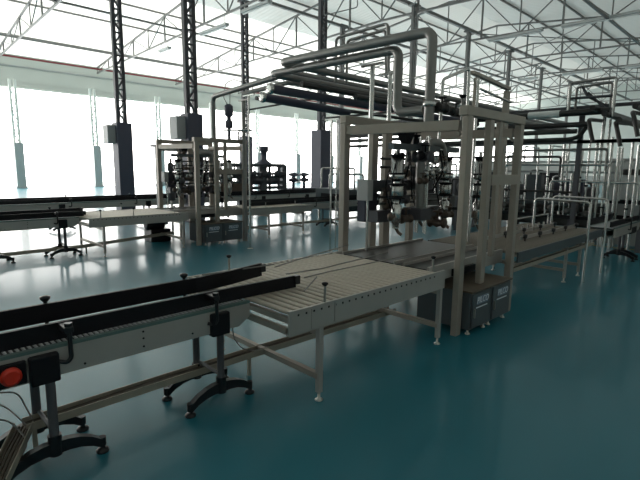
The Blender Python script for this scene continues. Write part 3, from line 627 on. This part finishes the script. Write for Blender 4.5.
# slim stack and small railing pipes between the pipe drops
t = thing('funnel_pipe', (5.65, 3.05, 2.45), 'small capped vertical pipe rising above the near gantry', 'pipe')
MB().cyl((5.72, 3.2, 2.3), (5.72, 3.2, 2.74), .016, 8).build('pipe', 'dullpipe', t); MB().lathe((5.72, 3.2, 2.72), [(.02, 0), (.05, .03), (.05, .045), (.02, .05)], 10).build('cap', 'black', t)
t = thing('valve_cluster', (5.15, 3.1, 2.5), 'cluster of dark valves on top of the near gantry', 'valve')
for (x, y, z, s_) in ((4.98, 3.05, 2.52, 1.2), (5.15, 3.1, 2.52, 1.0), (5.3, 3.05, 2.5, 1.0), (5.22, 3.2, 2.58, .9)): valve(t, x, y, z, 'darkpipe', s_ * .9)
MB().cyl((4.8, 3.1, 2.5), (5.6, 3.1, 2.5), .022, 10).build('header', 'dullpipe', t)
MB().cyl((4.75, 3.16, 2.60), (5.75, 3.16, 2.56), .012, 8).build('thin_pipe', 'brass', t)
pipe([(5.36, 3.3, 2.1), (5.38, 3.3, 2.93), (6.02, 3.3, 3.16), (6.06, 3.3, 2.1)], .022, 'thin pipe hoop above the near gantry right half', 'stain', bend=.06)
pipe([(6.2, 3.25, .76), (6.2, 3.25, 3.05)], .02, 'slender steel riser behind the near gantry, beside the duct portal', 'stain')
t = thing('duct_portal', (6.8, 3.35, .76), 'square duct portal rising behind the near gantry right corner', 'duct')
MB().box(6.27, 6.34, 3.3, 3.36, .77, 3.08, .008).build('post', 'frame', t)
MB().box(7.25, 7.36, 3.3, 3.37, .77, 3.02, .008).build('post', 'frame', t)
MB().beam((6.2, 3.35, 3.14), (7.38, 3.35, 3.06), .07, .045).build('top_duct', 'frame', t)
MB().cyl((6.3, 3.26, 2.92), (7.3, 3.26, 2.84), .02, 8).build('tube', 'stain', t)
# hand-rail hoops right of gantry
pipe([(8.25, 2.27, 0), (8.25, 2.27, 1.31), (8.25, 3.13, 1.33), (8.25, 3.13, .76)], .021, 'steel pipe hoop over the right table, nearer one', 'stain', bend=.07, name='pipe_hoop')
pipe([(9.3, 2.29, 0), (9.3, 2.29, 1.32), (9.3, 3.2, 1.33), (9.3, 3.2, .76)], .021, 'steel pipe hoop over the right table, farther one', 'stain', bend=.07, name='pipe_hoop')
t = thing('guard_rail', (7.4, 3.25, .78), 'low steel guard rail on the table behind the pipe hoops', 'rail')
MB().tube([(7.6, 3.3, .74), (7.6, 3.3, .98), (9.4, 3.3, .98), (9.4, 3.3, .74)], .014, 8, .04).build('rail', 'stain', t)
for k in range(7): MB().cyl((7.75 + .24 * k, 3.3, .77), (7.75 + .24 * k, 3.3, .84), .02, 8).build('peg', 'bolt', t)
t = thing('belt_guides', (6.2, 3.0, .77), 'pair of guide strips on the belt table right of the gantry', 'rail')
for (y, xa, xb) in ((2.78, 6.9, 9.4), (3.12, 6.3, 9.3)):
    MB().box(xa, xb, y, y + .02, .78, .83).build('guide_strip', 'side', t)
    for k in range(5):
        x = xa + .1 + k * (xb - xa - .2) / 4; MB().cyl((x, y - .02, .75), (x, y - .02, .84), .012, 6).lathe((x, y - .02, .80), [(.03, 0), (.035, .05), (.01, .06)], 8).build('post', 'foot', t)
conveyor((9.7, -.62), 0, 1.9, (1.45,), 'short chain conveyor end on a black arched foot at the right', railx=(0, 2.0, 2.0), brackets=(1.0,), detail=False, turn=True)
# ------------------------------------------------------------------ right side pipe rack
def rack_pipe(pts, r, label, m='darkpipe', bend=.15): return pipe(pts, r, label, m, bend, name='rack_pipe')
rack_pipe([(12, 3.1, 3.14), (12, 11, 3.14), ], .075, 'uppermost dark pipe of the rack behind the gantry, pale sleeve on it')
o = MB().cyl((12, 4.15, 3.14), (12, 4.88, 3.14), .088, 16); tag(o.build('pipe_sleeve', 'white'), 'pale grey sleeve around the uppermost rack pipe', 'sleeve')
rack_pipe([(12.1, 3.5, 2.88), (12.1, 11, 2.88)], .06, 'second dark pipe down on the rack behind the gantry')
rack_pipe([(12, 3.75, 2.72), (12, 11, 2.72)], .055, 'third dark pipe down on the rack behind the gantry')
rack_pipe([(12.2, 3.6, 2.85), (12.2, 3.75, 2.6), (12.2, 3.95, 2.55), (12.2, 11, 2.55)], .05, 'lowest dark rack pipe with an upturned end')
for i, (y, z) in enumerate(((3.35, 3.18), (3.15, 3.05), (2.9, 2.92), (2.65, 3.2), (2.45, 3.0), (2.3, 2.8))):
    rack_pipe([(11.6 + .15 * i, y, z), (22, y, z)], .06, ['dark rack pipe leading away right, behind the left pipe loop', 'dark rack pipe leading away under the pipe loops', 'dark rack pipe between the two chrome riser groups', 'dark rack pipe at the upper right edge', 'dark rack pipe passing the rightmost riser', 'lowest dark rack pipe at the right edge'][i])
t = thing('pipe_rack', (12.5, 3.4, 0), 'dark steel rack frame carrying the pipes at the right', 'rack')
for (x, y) in ((12.3, 3.75), (12.3, 2.35), (12.3, 6.5), (12.3, 9.5)): MB().box(x - .05, x + .05, y - .05, y + .05, 0, 3.25).build('post', 'column', t)
for x in (12.3,): MB().box(x - .05, x + .05, 2.3, 3.8, 2.45, 2.53).build('cross_bar', 'column', t)
for z in (2.45, 3.25): MB().box(12.25, 12.35, 2.3, 9.6, z, z + .07).build('bearer', 'column', t)
for z in (2.0, 1.75): MB().box(12.6, 12.68, 3.0, 9.2, z, z + .05).build('bearer', 'trim', t)
# loops on the rack
t = thing('pipe_loop', (12, 3.5, 3.2), 'upright rectangular pipe loop on top of the rack', 'pipe')
MB().tube([(12, 3.97, 3.2), (12, 3.97, 3.82), (12, 3.05, 3.84), (12, 3.05, 3.1)], .032, 10, .07).build('outer_tube', 'dullpipe', t)
MB().tube([(12.1, 3.86, 3.2), (12.1, 3.86, 3.72), (12.1, 3.14, 3.76), (12.1, 3.14, 3.1)], .028, 10, .07).build('inner_tube', 'dullpipe', t)
MB().cyl((11.95, 3.97, 3.2), (11.95, 3.97, 3.74), .026, 10).build('bright_riser', 'stain', t)
MB().cyl((11.95, 3.05, 3.0), (11.95, 3.05, 3.8), .026, 10).build('bright_riser', 'stain', t)
MB().tube([(12.1, 3.75, 3.74), (12.1, 3.62, 3.5), (12.3, 3.3, 3.3)], .03, 8, .05).build('cross_tube', 'column', t)
MB().cyl((12.05, 3.95, 3.48), (12.05, 3.1, 3.46), .03, 8).build('cross_tube', 'column', t)
MB().beam((12.2, 3.65, 3.6), (12.2, 3.2, 3.15), .05).build('cross_tube', 'column', t)
rp = [(4.79, 2.2), (4.51, 2.45), (4.18, 2.5), (4.06, 2.5), (3.88, 1.9), (3.76, 2.3), (3.61, 2.7), (3.44, 2.5), (3.36, 3.4), (3.22, 3.0), (3.14, 2.6), (2.98, 2.35), (2.92, 2.35), (2.72, 2.5), (2.60, 2.4), (5.3, 2.2), (5.6, 2.2), (6.1, 1.9), (6.8, 2.0), (5.05, 1.7), (3.95, 1.75)]
for i, (y, z1) in enumerate(rp):
    x = 12.6 - .04 * (i % 2); z0 = .0 if y < 3.45 else .7
    t = thing('riser_pipe', (x, y, z0), 'bright upright stainless riser in the group under the right rack', 'pipe', 'stainless risers under the right rack')
    MB().cyl((x, y, z0), (x, y, z1), .026 + .006 * (i % 3), 12).build('pipe', 'stain', t)
    zc = z0 + .35 + .2 * ((i * 7) % 4); MB().lathe((x, y, min(zc, z1 - .1)), [(.03, -.02), (.045, -.018), (.045, .018), (.03, .02)], 12).build('clamp_ring', 'black', t)
for i, (y0_, y1_, z, rr_, m_) in enumerate(((3.1, 5.6, 1.95, .028, 'stain'), (2.5, 4.4, 1.55, .024, 'stain'), (3.7, 6.9, 1.28, .03, 'darkpipe'), (3.2, 5.2, 2.32, .03, 'dullpipe'), (4.2, 7.6, 2.15, .03, 'darkpipe'))):
    pipe([(12.48, y0_, z - .5), (12.48, y0_, z), (12.48, y1_, z), (12.48, y1_, z - .55)], rr_, ['stainless cross pipe bent down at both ends high among the risers', 'low stainless cross pipe in front of the rightmost risers', 'lowest dark cross pipe among the risers, close to the manifold', 'dull cross pipe just under the dark rack pipes', 'dark cross pipe reaching left from the risers to the gantry'][i], m_, bend=.08, name='cross_pipe')
for i, (y, z) in enumerate(((3.6, 3.0), (3.05, 2.9), (2.75, 3.1))):
    pipe([(13.4, y, z + .05), (12.3, y, z), (11.9, y - .12, z - .1), (11.85, y - .25, z - .55)], .045, ['dark elbow pipe dropping from the rack beside the left pipe loop', 'dark elbow pipe dropping from the rack in the middle of the loops', 'dark elbow pipe dropping from the rack by the right pipe loop'][i], 'darkpipe', bend=.15, name='elbow_pipe')
# manifold machine at the foot of the risers
t = thing('valve_manifold', (12.8, 4.7, 0), 'dark low manifold machine below the stainless risers', 'machine')
MB().box(12.75, 13.4, 3.45, 7.2, .92, 1.0, .01).build('deck', 'cabinet', t)
MB().box(12.75, 13.4, 3.45, 7.1, .45, .75, .01).build('drive_housing', 'belt', t)
for k in range(9): MB().box(12.6 + .02 * (k % 2), 12.68, 3.45 + .45 * k, 3.52 + .45 * k, 0, .93).build('leg', 'column', t)
for k in range(9): valve(t, 12.5, 3.5 + .4 * k, .78 + .05 * (k % 3), 'belt', 1.7)
MB().box(12.5, 12.6, 3.45, 7.2, .62, .70).build('front_rail', 'black', t)
for k in range(3): MB().box(12.66, 12.9, 3.7 + 1.0 * k, 4.15 + 1.0 * k, 1.05, 1.6 + .1 * k, .01).build('junction_box', ('casing', 'cabinet', 'column')[k], t)
t = thing('pump_skid', (13.6, 5.0, 0), 'long dark pump skid standing behind the valve manifold', 'machine')
MB().box(13.7, 14.6, 3.5, 8.9, .3, .95, .02).build('housing', 'belt', t)
for k in range(8):
    MB().lathe((13.6, 3.8 + .62 * k, 1.25), [(.1, 0), (.16, .03), (.16, .3), (.1, .34)], 12, 'x').build('pump', 'column', t)
    MB().tube([(13.7, 3.8 + .62 * k, .95), (13.7, 3.8 + .62 * k, 1.5 + .15 * (k % 3)), (13.7, 4.15 + .62 * k, 1.5 + .15 * (k % 3)), (13.7, 4.15 + .62 * k, .95)], .03, 8, .08).build('pipe', ('darkpipe', 'stain')[k % 2], t)
    MB().box(13.72, 13.8, 3.55 + .7 * k, 3.62 + .7 * k, 0, .31).build('leg', 'column', t)
for k in range(6): MB().box(14.0, 14.3, 3.8 + .75 * k, 4.2 + .75 * k, .95, 1.35 + .12 * (k % 3), .01).build('junction_box', ('box', 'casing', 'column')[k % 3], t)
t = thing('square_tank', (16, 7.1, 0), 'grey square tank behind the gantry right posts', 'tank')
MB().box(15.2, 16.8, 6.3, 8.0, .35, 2.08, .05).build('body', 'white', t)
for (x, y) in ((15.35, 6.45), (15.35, 7.85), (16.65, 6.45), (16.65, 7.85)): MB().cyl((x, y, 0), (x, y, .36), .04, 10).build('leg', 'stain', t)
MB().box(15.17, 15.2, 6.45, 7.85, 1.55, 1.6).build('band', 'black', t)
# large white machine at the right edge
t = thing('panelled_machine', (15, 1.2, 0), 'large white panelled machine with black bands at the right edge', 'machine')
MB().box(13.3, 18, -1.2, 3.28, .0, .42, .01).build('plinth', 'dado', t)
MB().box(13.22, 18, -1.2, 3.32, .42, .74, .01).build('black_band', 'black', t)
MB().box(13.3, 18, -1.2, 3.30, .74, 1.02, .01).build('lower_panel', 'box', t)
MB().box(13.28, 18, -1.2, 3.30, 1.02, 1.12).build('black_band', 'black', t)
MB().box(13.3, 18, -1.2, 3.30, 1.12, 2.05, .01).build('upper_panel', 'white', t)
MB().box(13.28, 18, -1.2, 3.28, 1.72, 1.86).build('dark_window_strip', 'belt', t)
MB().box(13.3, 18, -1.2, 3.28, 2.05, 2.12).build('top_edge', 'box', t)
MB().box(13.05, 13.09, 2.98, 3.32, 1.1, 2.1).build('open_door', 'white', t)
struct(MB().box(12.65, 12.75, -2, 3.5, 0, .004), 'trim_30', 'yellow')
t = thing('loose_cable', (.5, 3.2, .2), 'thin grey cable looping out of the tray end at the left edge', 'cable')
MB().tube([(.60, 3.12, .25), (.55, 3.2, .42), (.40, 3.25, .44), (.35, 3.2, .32), (.48, 3.1, .30), (.55, 3.0, .18), (.42, 2.9, .05)], .005, 6, .05).build('strand', 'cable', t)
MB().tube([(.56, 3.10, .24), (.50, 3.3, .30), (.38, 3.35, .38), (.2, 3.3, .42)], .005, 6, .06).build('strand', 'cable', t)
o = MB().tube([(1.98, 3.0, .60), (2.0, 3.02, .45), (2.1, 3.06, .32), (2.25, 3.1, .24), (2.45, 3.14, .215)], .005, 6, .06).build('hanging_cable', 'cable'); tag(o, 'thin cable drooping from the near conveyor nose to the tray', 'cable')
# distant dark blocks behind the near gantry, along the end of the hall
def far_machine(x, y, w_, d_, h, label, m='cabinet'):
    t = thing('process_skid', (x, y, 0), label, 'machine')
    MB().box(x, x + w_, y, y + d_, .35, h, .03).build('housing', m, t)
    for (a, b_) in ((.1, .1), (w_ - .1, .1), (.1, d_ - .1), (w_ - .1, d_ - .1)): MB().cyl((x + a, y + b_, 0), (x + a, y + b_, .36), .04, 8).build('leg', 'stain', t)
    for k in range(4): MB().tube([(x + .1, y + d_ * (k + .5) / 4, h), (x + .1, y + d_ * (k + .5) / 4, h + .5 + .2 * (k % 2)), (x + w_ * .8, y + d_ * (k + .5) / 4, h + .5 + .2 * (k % 2)), (x + w_ * .8, y + d_ * (k + .5) / 4, h)], .035, 8, .1).build('pipe', 'stain', t)
    MB().box(x - .04, x, y + d_ * .2, y + d_ * .8, h * .5, h * .85).build('panel', 'black', t)
far_machine(11.5, 10.4, 1.2, 1.6, 1.1, 'dark process skid behind the valves of the near gantry')
far_machine(15.2, 9.0, 1.4, 1.8, 1.5, 'grey process skid seen between the gantry posts', 'column')
far_machine(22, 9.5, 2.5, 2.5, 2.0, 'pale process skid far behind the right gantry post', 'box')
far_machine(24, 16, 2.5, 3, 2.0, 'distant process skid left of the valve columns', 'box')
far_machine(20, 6.3, 2.0, 2.2, 2.1, 'tall pale process skid behind the square tank', 'white')
